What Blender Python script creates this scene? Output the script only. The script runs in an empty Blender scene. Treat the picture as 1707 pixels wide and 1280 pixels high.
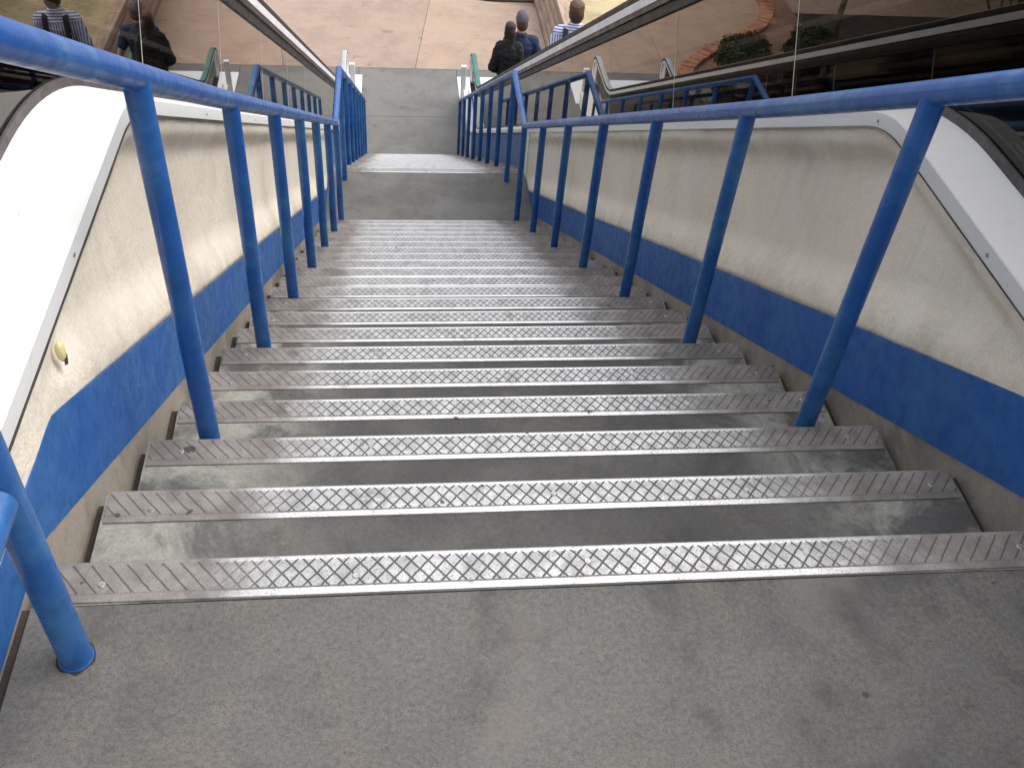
import bpy, bmesh, math, random
from mathutils import Vector, Matrix, noise
random.seed(7)
S = bpy.context.scene
COL = S.collection
PI = math.pi
# ------------------------------------------------------------------ measures
R, T = .17, .295                       # riser, tread
M = R / T
XL, XR = -.676, 1.076                  # ends of the nosing strips
PL, PR = -.555, .918                   # railing lines
WL, WR = -.706, 1.104                  # faces of the side walls
GL, GR = -.895, 1.243                  # inner balustrade glass
OL, OR = -2.10, 2.45                   # outer balustrade glass
L1 = 1.09
LR = .885                              # length of the level run of the railing
YE = 20 * T + L1                       # edge of the middle landing
ZM = -21 * R
ZG = -42 * R
YB = YE + 20 * T                       # last nosing

# ------------------------------------------------------------------ node helper
class NT:
    def __init__(s, name):
        s.m = bpy.data.materials.new(name); s.m.use_nodes = True
        s.t = s.m.node_tree; s.t.nodes.clear()
        s.out = s.t.nodes.new('ShaderNodeOutputMaterial')
    def n(s, typ, ins=None, **kw):
        nd = s.t.nodes.new('ShaderNode' + typ)
        for k, v in kw.items(): setattr(nd, k, v)
        for k, v in (ins or {}).items():
            sock = nd.inputs[k]
            if isinstance(v, bpy.types.NodeSocket): s.t.links.new(v, sock)
            else: sock.default_value = v
        return nd
    def math(s, op, a, b=0.0, c=0.0, clamp=False):
        nd = s.n('Math', {0: a, 1: b, 2: c}, operation=op); nd.use_clamp = clamp
        return nd.outputs[0]
    def mix(s, f, a, b, blend='MIX'):
        nd = s.t.nodes.new('ShaderNodeMix'); nd.data_type = 'RGBA'; nd.blend_type = blend
        for i, v in ((0, f), (6, a), (7, b)):
            if isinstance(v, bpy.types.NodeSocket): s.t.links.new(v, nd.inputs[i])
            else:
                if i and len(v) == 3: v = (*v, 1)
                nd.inputs[i].default_value = v
        return nd.outputs[2]
    def noise(s, vec, scale, detail=4, rough=.55, dist=0.0):
        return s.n('TexNoise', {'Vector': vec, 'Scale': scale, 'Detail': detail, 'Roughness': rough, 'Distortion': dist}).outputs['Fac']
    def ramp(s, f, lo, hi, a=0.0, b=1.0, smooth=True):
        nd = s.n('MapRange', {0: f, 1: lo, 2: hi, 3: a, 4: b})
        nd.interpolation_type = 'SMOOTHSTEP' if smooth else 'LINEAR'
        return nd.outputs[0]
    def pos(s): return s.n('NewGeometry').outputs['Position']
    def obj(s): return s.n('TexCoord').outputs['Object']
    def scl(s, v, sx, sy, sz):
        return s.n('Mapping', {'Vector': v, 'Scale': (sx, sy, sz)}).outputs[0]
    def sep(s, v): return s.n('SeparateXYZ', {0: v}).outputs
    def bump(s, h, dist, strength=1.0, normal=None):
        i = {'Height': h, 'Distance': dist, 'Strength': strength}
        if normal is not None: i['Normal'] = normal
        return s.n('Bump', i).outputs[0]
    def fin(s, base, rough=.5, metal=0.0, normal=None, spec=None, coat=None):
        i = {'Base Color': base if isinstance(base, bpy.types.NodeSocket) else (*base, 1), 'Roughness': rough, 'Metallic': metal}
        if normal is not None: i['Normal'] = normal
        if spec is not None: i['Specular IOR Level'] = spec
        if coat is not None: i['Coat Weight'] = coat
        b = s.n('BsdfPrincipled', i)
        s.t.links.new(b.outputs[0], s.out.inputs[0])
        return s.m

def concrete(name, base, stain=.5, warm=(1.06, 1.0, .93), fine=.22, patch=0.0, bumpd=.0016, blot=0.0):
    q = NT(name); p = q.pos()
    big = q.noise(p, 1.6, 5, .6, .4)
    med = q.noise(p, 6.5, 5, .65, .3)
    fin_ = q.noise(p, 110, 5, .85)
    sp = q.noise(p, 420, 2, .6)
    d = tuple(c * (1 - stain) for c in base)
    c = q.mix(q.ramp(big, .38, .62), d, base)
    c = q.mix(q.ramp(med, .42, .66, 0, .55), c, tuple(b * w * 1.12 for b, w in zip(base, warm)))
    st = q.ramp(q.noise(p, 3.1, 6, .7, .8), .56, .72, 0, .6)
    c = q.mix(st, c, tuple(b * .42 for b in base))
    if patch:                                    # pale lime-washed ends of the treads
        x = q.sep(p)[0]
        a = q.ramp(q.math('ABSOLUTE', q.math('SUBTRACT', x, .20)), .42, .76)
        a = q.math('MULTIPLY', a, q.ramp(q.noise(p, 4.0, 5, .7, .4), .40, .60))
        c = q.mix(q.math('MULTIPLY', a, patch), c, (base[0] * 3.2, base[1] * 3.25, base[2] * 2.9))
    g = q.math('ADD', q.math('MULTIPLY', fin_, .65), q.math('MULTIPLY', sp, .35))
    k = q.ramp(g, .30, .70, 1 - fine, 1 + fine, False)
    v = q.n('CombineXYZ', {0: k, 1: k, 2: k}).outputs[0]
    c = q.mix(1.0, c, v, 'MULTIPLY')
    if blot:
        b1 = q.ramp(q.noise(p, 4.2, 6, .68, .25), .52, .70, 0, .62 * blot)
        c = q.mix(b1, c, tuple(b * .40 for b in base))
        b2 = q.ramp(q.noise(p, 11.0, 6, .72, .2), .57, .70, 0, .5 * blot)
        c = q.mix(b2, c, tuple(b * .45 for b in base))
        b3 = q.ramp(q.noise(p, 2.4, 5, .6, .5), .55, .72, 0, .5 * blot)
        c = q.mix(b3, c, tuple(b * w * 1.30 for b, w in zip(base, warm)))
        vs = q.n('TexVoronoi', {'Vector': p, 'Scale': 7.0, 'Randomness': 1.0}).outputs['Distance']
        c = q.mix(q.math('MULTIPLY', q.ramp(q.math('ADD', vs, q.math('MULTIPLY', q.noise(p, 60, 3), .05)), .055, .075, .75, 0), blot), c, tuple(b * .30 for b in base))
    pit = q.ramp(q.n('TexVoronoi', {'Vector': p, 'Scale': 95.0}).outputs['Distance'], .06, .13, .62, 1)
    pv = q.n('CombineXYZ', {0: pit, 1: pit, 2: pit}).outputs[0]
    c = q.mix(.55, c, pv, 'MULTIPLY')
    h = q.math('ADD', g, q.math('MULTIPLY', med, .8))
    return q.fin(c, q.ramp(med, .3, .7, .62, .85), 0, q.bump(h, bumpd, .8), .35)

def paint(name, col, rough=.38, wear=.5, worn=(.10, .16, .28), scratch=True, dirt=.35, spec=.5, bs=.55):
    q = NT(name); p = q.pos()
    a = q.noise(p, 3.4, 5, .65, .5); b = q.noise(p, 22, 5, .7, .3)
    c = q.mix(q.ramp(a, .40, .66, 0, wear), col, worn)
    c = q.mix(q.ramp(b, .42, .7, 0, .45), c, tuple(x * .55 for x in col))
    if scratch:
        sv = q.scl(p, 30, 30, 4.0)
        s_ = q.ramp(q.noise(sv, 1.6, 5, .75, .6), .66, .73, 0, dirt)
        c = q.mix(s_, c, (.02, .03, .05))
        ch = q.ramp(q.noise(p, 48, 3, .6), .735, .76, 0, .7)
        c = q.mix(ch, c, (.45, .47, .5))
    return q.fin(c, q.ramp(b, .3, .7, rough - .08, rough + .12), 0, q.bump(q.math('ADD', b, q.math('MULTIPLY', q.noise(p, 160, 2), .25)), .0012, bs), spec)

MAT = {}
MAT['landing'] = concrete('landing_concrete', (.136, .130, .121), .24, fine=.62, blot=1.0)
MAT['tread'] = concrete('tread_concrete', (.104, .101, .096), .38, patch=.9, fine=.38, blot=.5)
MAT['flight2'] = concrete('lower_tread_concrete', (.145, .141, .133), .32, fine=.25, blot=.4)
MAT['pavement'] = concrete('pavement_concrete', (.165, .162, .153), .22, fine=.16, blot=.35)
MAT['curb'] = concrete('curb_concrete', (.34, .305, .255), .42, fine=.26, blot=.7)
MAT['dirt'] = concrete('joint_dirt', (.055, .043, .034), .55, fine=.5, bumpd=.006)
MAT['pink'] = concrete('pink_concrete', (.37, .27, .205), .14, fine=.12, blot=.22)
MAT['tan'] = concrete('tan_concrete', (.335, .252, .195), .16, fine=.12, blot=.22)
MAT['mulch'] = concrete('mulch_soil', (.060, .040, .026), .6, fine=.7, bumpd=.02)
MAT['lawn'] = concrete('dry_grass_ground', (.50, .40, .23), .30, fine=.45, bumpd=.02)
MAT['earth'] = concrete('bare_ground', (.30, .23, .15), .3, fine=.3)
MAT['rail'] = paint('blue_rail_paint', (.010, .090, .33), .34, .55, (.062, .205, .38), dirt=.25, bs=.16)
MAT['band'] = paint('blue_wall_paint', (.012, .100, .36), .5, .5, (.050, .175, .37), dirt=.8, spec=.35)
MAT['lowband'] = paint('dull_blue_panel_paint', (.06, .145, .33), .5, .5, (.09, .17, .32), dirt=.4, spec=.35)

def plaster():
    q = NT('cream_plaster'); p = q.pos()
    big = q.noise(p, 2.0, 5, .6, .5)
    streak = q.noise(q.scl(p, 5, 5, .7), 1.7, 5, .65, .5)
    c = q.mix(q.ramp(big, .35, .65), (.83, .74, .595), (.89, .81, .67))
    c = q.mix(q.ramp(streak, .52, .76, 0, .26), c, (.46, .40, .325))
    z = q.sep(p)
    # grime along the painted band, following the slope of the stair
    h = q.math('ADD', z[2], q.math('MULTIPLY', z[1], M))
    lo = q.math('MULTIPLY', q.ramp(h, .26, .42, 1, 0), q.ramp(q.noise(p, 9, 5, .7), .38, .66))
    c = q.mix(q.math('MULTIPLY', lo, .28), c, (.40, .335, .265))
    hi = q.math('MULTIPLY', q.ramp(q.math('ABSOLUTE', q.math('SUBTRACT', h, .755)), .0, .10, 1, 0), q.ramp(q.noise(p, 6, 4, .7), .36, .62))
    c = q.mix(q.math('MULTIPLY', hi, .2), c, (.38, .315, .24))
    cr = q.ramp(q.noise(q.scl(p, 26, 26, 3), 1.5, 6, .8, 1.2), .70, .735, 0, .8)
    c = q.mix(cr, c, (.20, .17, .14))
    f = q.noise(p, 170, 3, .7)
    k = q.ramp(f, .3, .7, .88, 1.1, False)
    c = q.mix(1.0, c, q.n('CombineXYZ', {0: k, 1: k, 2: k}).outputs[0], 'MULTIPLY')
    lum = q.noise(p, 28, 4, .6)
    return q.fin(c, .8, 0, q.bump(q.math('ADD', f, q.math('MULTIPLY', lum, 2.2)), .0024, .9), .3)
MAT['plaster'] = plaster()

def white(name, base=(.74, .73, .70), rough=.5, dirt=.3):
    q = NT(name); p = q.pos()
    a = q.noise(p, 3, 5, .65, .5); b = q.noise(p, 20, 5, .7, .6)
    c = q.mix(q.ramp(a, .4, .68, 0, dirt), base, tuple(x * .84 for x in base))
    c = q.mix(q.ramp(b, .60, .74, 0, dirt * 1.2), c, (.52, .48, .42))
    c = q.mix(q.ramp(q.noise(p, 55, 3, .7), .72, .76, 0, .5), c, (.25, .22, .2))
    return q.fin(c, q.ramp(a, .3, .7, rough, rough + .15), 0, q.bump(b, .0010, .5))
MAT['white'] = white('white_deck_enamel')
MAT['trim'] = white('grey_white_edge_trim', (.74, .73, .70), .5, .3)
MAT['plate'] = white('pale_floor_plate', (.72, .74, .76), .35, .2)
MAT['foam'] = white('yellow_filler_foam', (.72, .66, .32), .8, .5)

def strip_mat():
    q = NT('worn_metal_nosing'); o = q.obj(); p = q.pos()
    s = q.sep(o); x, y = s[0], s[1]
    rnd = q.n('ObjectInfo').outputs['Random']
    xx = q.math('ADD', x, rnd)
    wob = q.math('MULTIPLY', q.math('SUBTRACT', q.noise(p, 40, 2), .5), .004)
    A = q.math('ADD', q.math('DIVIDE', xx, .0285), q.math('DIVIDE', q.math('ADD', y, wob), .034))
    B = q.math('SUBTRACT', q.math('DIVIDE', xx, .0285), q.math('DIVIDE', q.math('ADD', y, wob), .034))
    def tri(v): return q.math('ABSOLUTE', q.math('SUBTRACT', q.math('FRACT', v), .5))
    ga = q.ramp(tri(A), .405, .465); gb = q.ramp(tri(B), .405, .465)
    inband = q.math('MULTIPLY', q.ramp(y, -.0600, -.0585), q.ramp(y, -.0055, -.0040, 1, 0))
    sgn = q.ramp(x, -.1, .1)  # one diagonal per end: grooves catching the light, painted into the colour
    cen = q.math('ABSOLUTE', q.math('ADD', x, .02))
    cn = q.math('ADD', cen, q.math('MULTIPLY', q.math('SUBTRACT', q.noise(p, 5.5, 4, .65), .5), .30))
    clean = q.ramp(cn, .44, .68, 1, 0)                     # polished by feet in the middle, dull at the ends
    ga_s = q.math('MULTIPLY', ga, q.math('MAXIMUM', q.math('MULTIPLY', clean, 1.0), q.math('MULTIPLY', q.math('SUBTRACT', 1.0, sgn), .7)))
    gb_s = q.math('MULTIPLY', gb, q.math('MAXIMUM', q.math('MULTIPLY', clean, 1.0), q.math('MULTIPLY', sgn, .7)))
    gl = q.math('MULTIPLY', q.math('COMPARE', y, -.0608, .0016), .8)
    g = q.math('MAXIMUM', q.math('MULTIPLY', q.math('MAXIMUM', ga_s, gb_s), inband), q.math('MULTIPLY', gl, q.ramp(clean, 0, 1, .25, 1)))
    f = q.noise(p, 300, 3, .75); f2 = q.noise(p, 24, 5, .7, .4); f3 = q.noise(p, 650, 1, .5)
    metal = q.mix(q.ramp(f2, .35, .7), (.57, .565, .555), (.37, .365, .358))
    dull = q.mix(q.ramp(q.noise(p, 11, 5, .7), .35, .65), (.265, .240, .218), (.165, .148, .134))
    edge = q.math('MAXIMUM', q.ramp(y, -.0085, -.0050), q.math('MULTIPLY', q.ramp(y, -.0640, -.0625, 1, 0), .7))      # polished rims, with their bright highlight painted into the colour
    metal = q.mix(edge, metal, (.84, .835, .82))
    c = q.mix(clean, dull, metal)
    pit = q.math('MULTIPLY', q.ramp(q.math('ADD', q.math('MULTIPLY', f3, .6), q.math('MULTIPLY', q.noise(p, 240, 2, .6), .4)), .54, .62), .8)
    c = q.mix(pit, c, (.12, .11, .10))
    spot = q.ramp(q.noise(p, 19, 3, .55), .715, .735, 0, .85)
    smear = q.math('MULTIPLY', q.ramp(q.noise(p, 7.5, 5, .7), .56, .68), q.ramp(clean, 0, 1, .75, .30))
    c = q.mix(smear, c, (.12, .105, .095))
    c = q.mix(spot, c, (.05, .042, .036))
    rust = q.math('MULTIPLY', q.ramp(q.noise(p, 7, 5, .7), .60, .72), q.ramp(q.math('ABSOLUTE', q.math('ADD', y, .0625)), .0, .010, .75, 0))
    c = q.mix(rust, c, (.20, .10, .06))
    c = q.mix(q.math('MULTIPLY', g, .93), c, (.045, .040, .036))
    met = q.math('MULTIPLY', q.math('MULTIPLY', clean, .92), q.math('SUBTRACT', 1.0, q.math('MAXIMUM', g, pit)))
    rg = q.math('ADD', q.ramp(clean, 0, 1, .74, .42), q.math('MULTIPLY', f, .22))
    h = q.math('SUBTRACT', q.math('MULTIPLY', f, .25), g)
    return q.fin(c, rg, met, q.bump(h, .0016, .9))
MAT['strip'] = strip_mat()

def plain(name, col, rough=.5, metal=0.0, var=.25, scale=12, bumpd=.001):
    q = NT(name); p = q.pos(); a = q.noise(p, scale, 5, .65, .3)
    c = q.mix(q.ramp(a, .35, .68, 0, 1), col, tuple(x * (1 - var) for x in col))
    return q.fin(c, q.ramp(a, .3, .7, max(.05, rough - .06), rough + .08), metal, q.bump(a, bumpd, .5))
MAT['steel'] = plain('screw_steel', (.55, .54, .52), .35, .9, .4, 90)
MAT['black'] = plain('black_rubber', (.022, .022, .024), .55, 0, .4)
MAT['darkmetal'] = plain('dark_bronze_profile', (.055, .053, .050), .38, .5, .5, 8)
MAT['gasket'] = plain('brown_gasket', (.085, .072, .068), .5, 0, .4, 20)
MAT['lightband'] = plain('white_guide_strip', (.88, .87, .85), .4, 0, .15, 4)
MAT['teal'] = plain('teal_handrail_rubber', (.04, .155, .125), .42, 0, .25, 6)
MAT['greyrub'] = plain('grey_handrail_rubber', (.42, .435, .46), .42, 0, .2, 6)
MAT['stepmetal'] = plain('escalator_step_metal', (.10, .10, .105), .45, .6, .3, 30)
MAT['skirt'] = plain('dark_skirt_panel', (.035, .034, .033), .5, .3, .3, 5)
MAT['timber'] = None

def timber():
    q = NT('weathered_timber'); p = q.pos()
    g = q.noise(q.scl(p, 9, .8, 14), 2.0, 6, .7, .6)
    c = q.mix(q.ramp(g, .35, .68), (.44, .33, .245), (.25, .175, .125))
    c = q.mix(q.ramp(q.noise(p, 2.2, 4, .6), .45, .7, 0, .5), c, (.50, .40, .31))
    return q.fin(c, .85, 0, q.bump(g, .006, .9), .2)
MAT['timber'] = timber()

def brick():
    q = NT('red_brick_edging'); p = q.pos()
    a = q.noise(p, 4.5, 4, .6); b = q.noise(p, 60, 3, .7)
    c = q.mix(q.ramp(a, .4, .62), (.46, .22, .13), (.34, .15, .09))
    return q.fin(c, .85, 0, q.bump(b, .003, .8), .25)
MAT['brick'] = brick()
MAT['bark'] = plain('grey_brown_bark', (.20, .15, .11), .9, 0, .5, 18, .01)
def leafm():
    q = NT('dark_green_leaves'); r = q.n('NewGeometry').outputs['Random Per Island']
    c = q.mix(r, (.016, .030, .010), (.050, .070, .022))
    return q.fin(c, .6, 0, None, .35)
MAT['leaf'] = leafm()

def glass():
    q = NT('bronze_tinted_glass')
    f = q.n('LayerWeight', {'Blend': .5}).outputs['Facing']
    fr = q.math('ADD', .04, q.math('MULTIPLY', .96, q.math('POWER', f, 4.8)), clamp=True)
    tr = q.n('BsdfTransparent', {'Color': (.27, .24, .21, 1)})
    sm = q.noise(q.pos(), 3, 4, .6)
    gl = q.n('BsdfGlossy', {'Color': (1.0, .97, .93, 1), 'Roughness': q.ramp(sm, .4, .7, .0, .012)})
    mx = q.n('MixShader', {0: fr})
    q.t.links.new(tr.outputs[0], mx.inputs[1]); q.t.links.new(gl.outputs[0], mx.inputs[2])
    q.t.links.new(mx.outputs[0], q.out.inputs[0])
    return q.m
MAT['glass'] = glass()
MAT['joint'] = plain('pale_glass_joint', (.62, .60, .56), .4, 0, .2, 9)

def cloth(name, col, var=.3, scale=16):
    return plain(name, col, .85, 0, var, scale, .006)
def stripes():
    q = NT('blue_white_striped_cloth'); o = q.obj(); s = q.sep(o)
    # stripes run down the body and along the yoke
    v = q.math('ABSOLUTE', q.math('SUBTRACT', q.math('FRACT', q.math('DIVIDE', s[0], .026)), .5))
    h = q.math('ABSOLUTE', q.math('SUBTRACT', q.math('FRACT', q.math('DIVIDE', q.math('ADD', s[2], q.math('MULTIPLY', s[1], .3)), .03)), .5))
    yoke = q.ramp(s[2], 1.405, 1.415)
    k = q.ramp(q.mix(yoke, q.n('CombineXYZ', {0: v, 1: v, 2: v}).outputs[0], q.n('CombineXYZ', {0: h, 1: h, 2: h}).outputs[0]), .27, .33)
    c = q.mix(k, (.74, .74, .80), (.12, .14, .42))
    return q.fin(c, .85, 0, q.bump(q.noise(o, 14, 4), .008, .6))

# ------------------------------------------------------------------ mesh helpers
def link(name, verts, faces, mat, parent=None, smooth=False, loc=None):
    me = bpy.data.meshes.new(name); me.from_pydata(verts, [], faces); me.update()
    bm = bmesh.new(); bm.from_mesh(me)
    bmesh.ops.recalc_face_normals(bm, faces=bm.faces[:]); bm.to_mesh(me); bm.free()
    for m_ in (mat if isinstance(mat, (list, tuple)) else [mat]): me.materials.append(m_)
    if smooth:
        for p in me.polygons: p.use_smooth = True
    o = bpy.data.objects.new(name, me); COL.objects.link(o)
    if parent is not None:
        o.parent = parent
        if loc is None: o.location = -parent.location
    if loc is not None: o.location = loc
    return o
def empty(name, loc, label=None, cat=None, group=None):
    o = bpy.data.objects.new(name, None); COL.objects.link(o); o.location = loc; o.empty_display_size = .2
    tag(o, label, cat, group); return o
def tag(o, label=None, cat=None, group=None, kind=None):
    for k, v in (('label', label), ('category', cat), ('group', group), ('kind', kind)):
        if v: o[k] = v
    return o
class MB:
    def __init__(s): s.v = []; s.f = []
    def add(s, v, f):
        b = len(s.v); s.v += [tuple(x) for x in v]; s.f += [tuple(b + i for i in q) for q in f]; return s
    def box(s, x0, x1, y0, y1, z0, z1):
        v = [(x, y, z) for x in (x0, x1) for y in (y0, y1) for z in (z0, z1)]
        return s.add(v, [(0, 1, 3, 2), (4, 6, 7, 5), (0, 4, 5, 1), (2, 3, 7, 6), (0, 2, 6, 4), (1, 5, 7, 3)])
    def prism_x(s, poly, x0, x1):              # poly of (y,z)
        n = len(poly)
        v = [(x0, y, z) for y, z in poly] + [(x1, y, z) for y, z in poly]
        f = [tuple(range(n)), tuple(range(2 * n - 1, n - 1, -1))] + [(i, (i + 1) % n, n + (i + 1) % n, n + i) for i in range(n)]
        return s.add(v, f)
    def ribbon(s, ys, lo, hi, x0, x1):         # solid between two curves z=lo(y), hi(y)
        n = len(ys); v = []
        for x in (x0, x1):
            v += [(x, y, lo(y)) for y in ys] + [(x, y, hi(y)) for y in ys]
        f = []
        for i in range(n - 1):
            f += [(i, i + 1, n + i + 1, n + i), (2 * n + i, 3 * n + i, 3 * n + i + 1, 2 * n + i + 1),
                  (i, 2 * n + i, 2 * n + i + 1, i + 1), (n + i, n + i + 1, 3 * n + i + 1, 3 * n + i)]
        f += [(0, n, 3 * n, 2 * n), (n - 1, 3 * n - 1, 4 * n - 1, 2 * n - 1)]
        return s.add(v, f)
    def tube(s, pts, r, seg=14):
        pts = [Vector(p) for p in pts]; n = len(pts)
        rs = r if isinstance(r, (list, tuple)) else [r] * n
        tan = []
        for i in range(n):
            a = (pts[i] - pts[i - 1]).normalized() if i else (pts[1] - pts[0]).normalized()
            b = (pts[i + 1] - pts[i]).normalized() if i < n - 1 else a
            tan.append(((a + b).normalized(), 1 / max(.35, math.sqrt((1 + a.dot(b)) / 2))))
        u = tan[0][0].orthogonal().normalized(); v = []
        for i in range(n):
            t = tan[i][0]; u = (u - t * u.dot(t)).normalized(); w = t.cross(u)
            for k in range(seg):
                a = 2 * PI * k / seg; v.append(pts[i] + (u * math.cos(a) + w * math.sin(a)) * rs[i])
        f = [(i * seg + k, i * seg + (k + 1) % seg, (i + 1) * seg + (k + 1) % seg, (i + 1) * seg + k) for i in range(n - 1) for k in range(seg)]
        f += [tuple(range(seg)), tuple(range((n - 1) * seg, n * seg))]
        return s.add(v, f)
    def sweep(s, path, prof, xc):              # path of (y,z); prof of (dx, dn) swept along it
        n = len(path); k = len(prof); v = []
        for i in range(n):
            a = path[max(0, i - 1)]; b = path[min(n - 1, i + 1)]
            ty, tz = b[0] - a[0], b[1] - a[1]; l = math.hypot(ty, tz) or 1; ty /= l; tz /= l
            for dx, dn in prof: v.append((xc + dx, path[i][0] - tz * dn, path[i][1] + ty * dn))
        f = [(i * k + j, i * k + (j + 1) % k, (i + 1) * k + (j + 1) % k, (i + 1) * k + j) for i in range(n - 1) for j in range(k)]
        f += [tuple(range(k)), tuple(range((n - 1) * k, n * k))]
        return s.add(v, f)
    def build(s, name, mat, parent=None, smooth=False, loc=None): return link(name, s.v, s.f, mat, parent, smooth, loc)
def autosmooth(o, ang=40):
    me = o.data
    for p in me.polygons: p.use_smooth = True
    bm = bmesh.new(); bm.from_mesh(me)
    for e in bm.edges:
        if len(e.link_faces) == 2 and e.calc_face_angle(0) > math.radians(ang): e.smooth = False
    bm.to_mesh(me); bm.free(); return o
def bevel(o, w, seg=2):
    md = o.modifiers.new('edge', 'BEVEL'); md.width = w; md.segments = seg; md.limit_method = 'ANGLE'; md.angle_limit = math.radians(40)
    return o
def frange(a, b, d):
    n = max(1, int(round((b - a) / d))); return [a + (b - a) * i / n for i in range(n + 1)]
def smin(a, b, k):
    h = max(0, min(1, .5 + .5 * (b - a) / k)); return b + (a - b) * h - k * h * (1 - h)
def smax(a, b, k): return -smin(-a, -b, k)

# ------------------------------------------------------------------ ground and landings
def struct(name, mb, mat, smooth=False): return tag(mb.build(name, mat, None, smooth), kind='structure')
struct('landing', MB().prism_x([(-4, 0), (0, 0), (0, -.05), (-.25, -.30), (-4, -.30)], -3.4, 3.75) if False else MB().box(WL + .014, WR - .016, -4.5, -.0805, -.35, 0), MAT['landing'])
for xa, xb in ((WL - .001, WL + .0135), (WR - .0155, WR + .001)):
    struct('joint_dirt', MB().box(xa, xb, -4.4, -.0795, -.3, -.006), MAT['dirt'])
struct('ground', MB().box(-60, 60, -25, 90, ZG - .5, ZG - .045), MAT['earth'])
pv = MB()
for a, b in ((-9, -4.3), (-4.29, -.73), (-.724, 1.056), (1.062, 4.3)):
    for c, d in ((12.60, 14.395), (14.401, 16.16)): pv.box(a, b, c, d, ZG - .20, ZG)
bevel(struct('pavement', pv, MAT['pavement']), .004)
pk = []
def slab(q, mat):
    v = [(x, y, ZG - .20) for x, y in q] + [(x, y, ZG + .002) for x, y in q]; n = len(q)
    return MB().add(v, [tuple(range(n)), tuple(range(n, 2 * n))] + [(i, (i + 1) % n, n + (i + 1) % n, n + i) for i in range(n)])
p1 = slab([(.306, 16.166), (2.86, 16.166), (2.86, 19.0), (1.47, 19.33), (.70, 19.45)], None)
struct('paving', p1, MAT['pink'])
p2 = slab([(-2.6, 16.166), (.298, 16.166), (.692, 19.45), (-2.6, 19.6)], None)
struct('paving', p2, MAT['tan'])
p3 = slab([(-9, 16.166), (-2.606, 16.166), (-2.606, 19.9), (-9, 20.4)], None)
struct('paving', p3, MAT['pink'])
struct('planting_bed', MB().box(-2.6, 9, 19.34, 24, ZG - .3, ZG - .012), MAT['mulch'])
struct('planting_bed', MB().box(-26, -5.9, 10, 19.0, ZG - .1, ZG + .05), MAT['mulch'])
struct('planting_bed', MB().box(7.21, 22, 2, 30, ZG - .1, -6.35), MAT['mulch'])  # dark ground added to keep the view through the escalator glass dark
struct('planting_bed', MB().box(3.06, 7.2, 2, 11.9, ZG - .1, -6.36), MAT['mulch'])  # added as well, a dark backdrop behind the tinted glass
lawn = MB().box(3.06, 7.2, 11.91, 30, ZG - .1, -6.33)
struct('lawn', lawn, MAT['lawn'])
struct('lawn', MB().box(-26, -2.4, 20.45, 40, ZG - .3, ZG + .01), MAT['lawn'])

# ------------------------------------------------------------------ staircases
def strip_mesh():
    pr = [(-.0765, .0005), (-.0755, .0032), (-.062, .0036), (-.002, .0036), (.0030, .0022), (.0052, -.0015), (.0052, -.034), (.0015, -.034), (.0012, -.006), (-.0765, -.004)]
    mb = MB().prism_x(pr, XL - .2, XR - .2)
    return mb
def screw_mesh():
    mb = MB(); n = 14
    v = [(0, 0, .0014)] + [(.0052 * math.cos(2 * PI * k / n), .0052 * math.sin(2 * PI * k / n), .0014) for k in range(n)] + [(.0066 * math.cos(2 * PI * k / n), .0066 * math.sin(2 * PI * k / n), 0) for k in range(n)]
    f = [(0, 1 + k, 1 + (k + 1) % n) for k in range(n)] + [(1 + k, 1 + n + k, 1 + n + (k + 1) % n, 1 + (k + 1) % n) for k in range(n)]
    mb.add(v, f)
    mb.box(-.0040, .0040, -.0008, .0008, .0015, .0019); mb.box(-.0008, .0008, -.0040, .0040, .00195, .0022)
    return mb
STRIP = link('nosing_strip', *(lambda m: (m.v, m.f))(strip_mesh()), MAT['strip']); autosmooth(STRIP, 50)
SCREW = screw_mesh()
mbs = bpy.data.meshes.new('screw'); mbs.from_pydata(SCREW.v, [], SCREW.f); mbs.materials.append(MAT['steel'])
sdata = STRIP.data; bpy.data.objects.remove(STRIP)

def stair(y0, z0, n, label, mat, screws):
    root = empty('staircase', (.2, y0, z0), label, 'stairs')
    # concrete body: profile of n nosings
    pts = [(y0 - .0785, z0 - .5), (y0 - .0785, z0)]
    for k in range(n):
        y = y0 + k * T; z = z0 - k * R
        pts += [(y - .0005, z), (y + .0005, z - R)]
    yl = y0 + (n - 1) * T; zl = z0 - n * R
    pts += [(yl + .012, zl), (yl + .012, zl - .12), (yl - .25, zl - .12)]
    poly = pts
    mb = MB(); a, b = XL - .006, XR + .006
    # side caps as per-step quads, so that the caps stay convex
    top = pts[1:]
    for k in range(n):
        y = y0 + k * T; z = z0 - k * R
        ys = y - (T if k else .0785)
        mb.box(a, b, ys, y, z - R - .25 if k < n - 1 else z - R - .1, z)
    body = mb.build('flight', mat, root)
    for xa, xb in ((WL + .001, a - .0015), (b + .0015, WR - .001)):
        d = MB()
        for k in range(n - 1):
            y = y0 + k * T; z = z0 - (k + 1) * R
            hh = -.030 + random.uniform(-.012, .012)
            d.box(xa, xb, y - .002, y + T - .003, z - .2, z + hh)
        d.build('joint_filler', MAT['dirt'], root)
    for k in range(n):
        o = bpy.data.objects.new('nosing_strip', sdata); COL.objects.link(o); o.parent = root
        o.location = Vector((.2, y0 + k * T, z0 - k * R)) - root.location
        if k < screws:
            for i in range(5):
                x = -.79 + i * .40 + random.uniform(-.015, .015)
                s_ = bpy.data.objects.new('screw', mbs); COL.objects.link(s_); s_.parent = o
                s_.location = (x, -.036 + random.uniform(-.012, .008), .0036); s_.rotation_euler = (0, 0, random.uniform(0, 3))
    return root
stair(0, 0, 21, 'near flight of grey concrete steps with worn diamond pattern metal nosings below the top landing', MAT['tread'], 9)
stair(YE, ZM, 21, 'distant flight of concrete steps with bright metal nosings beyond the middle landing', MAT['flight2'], 0)
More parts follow.
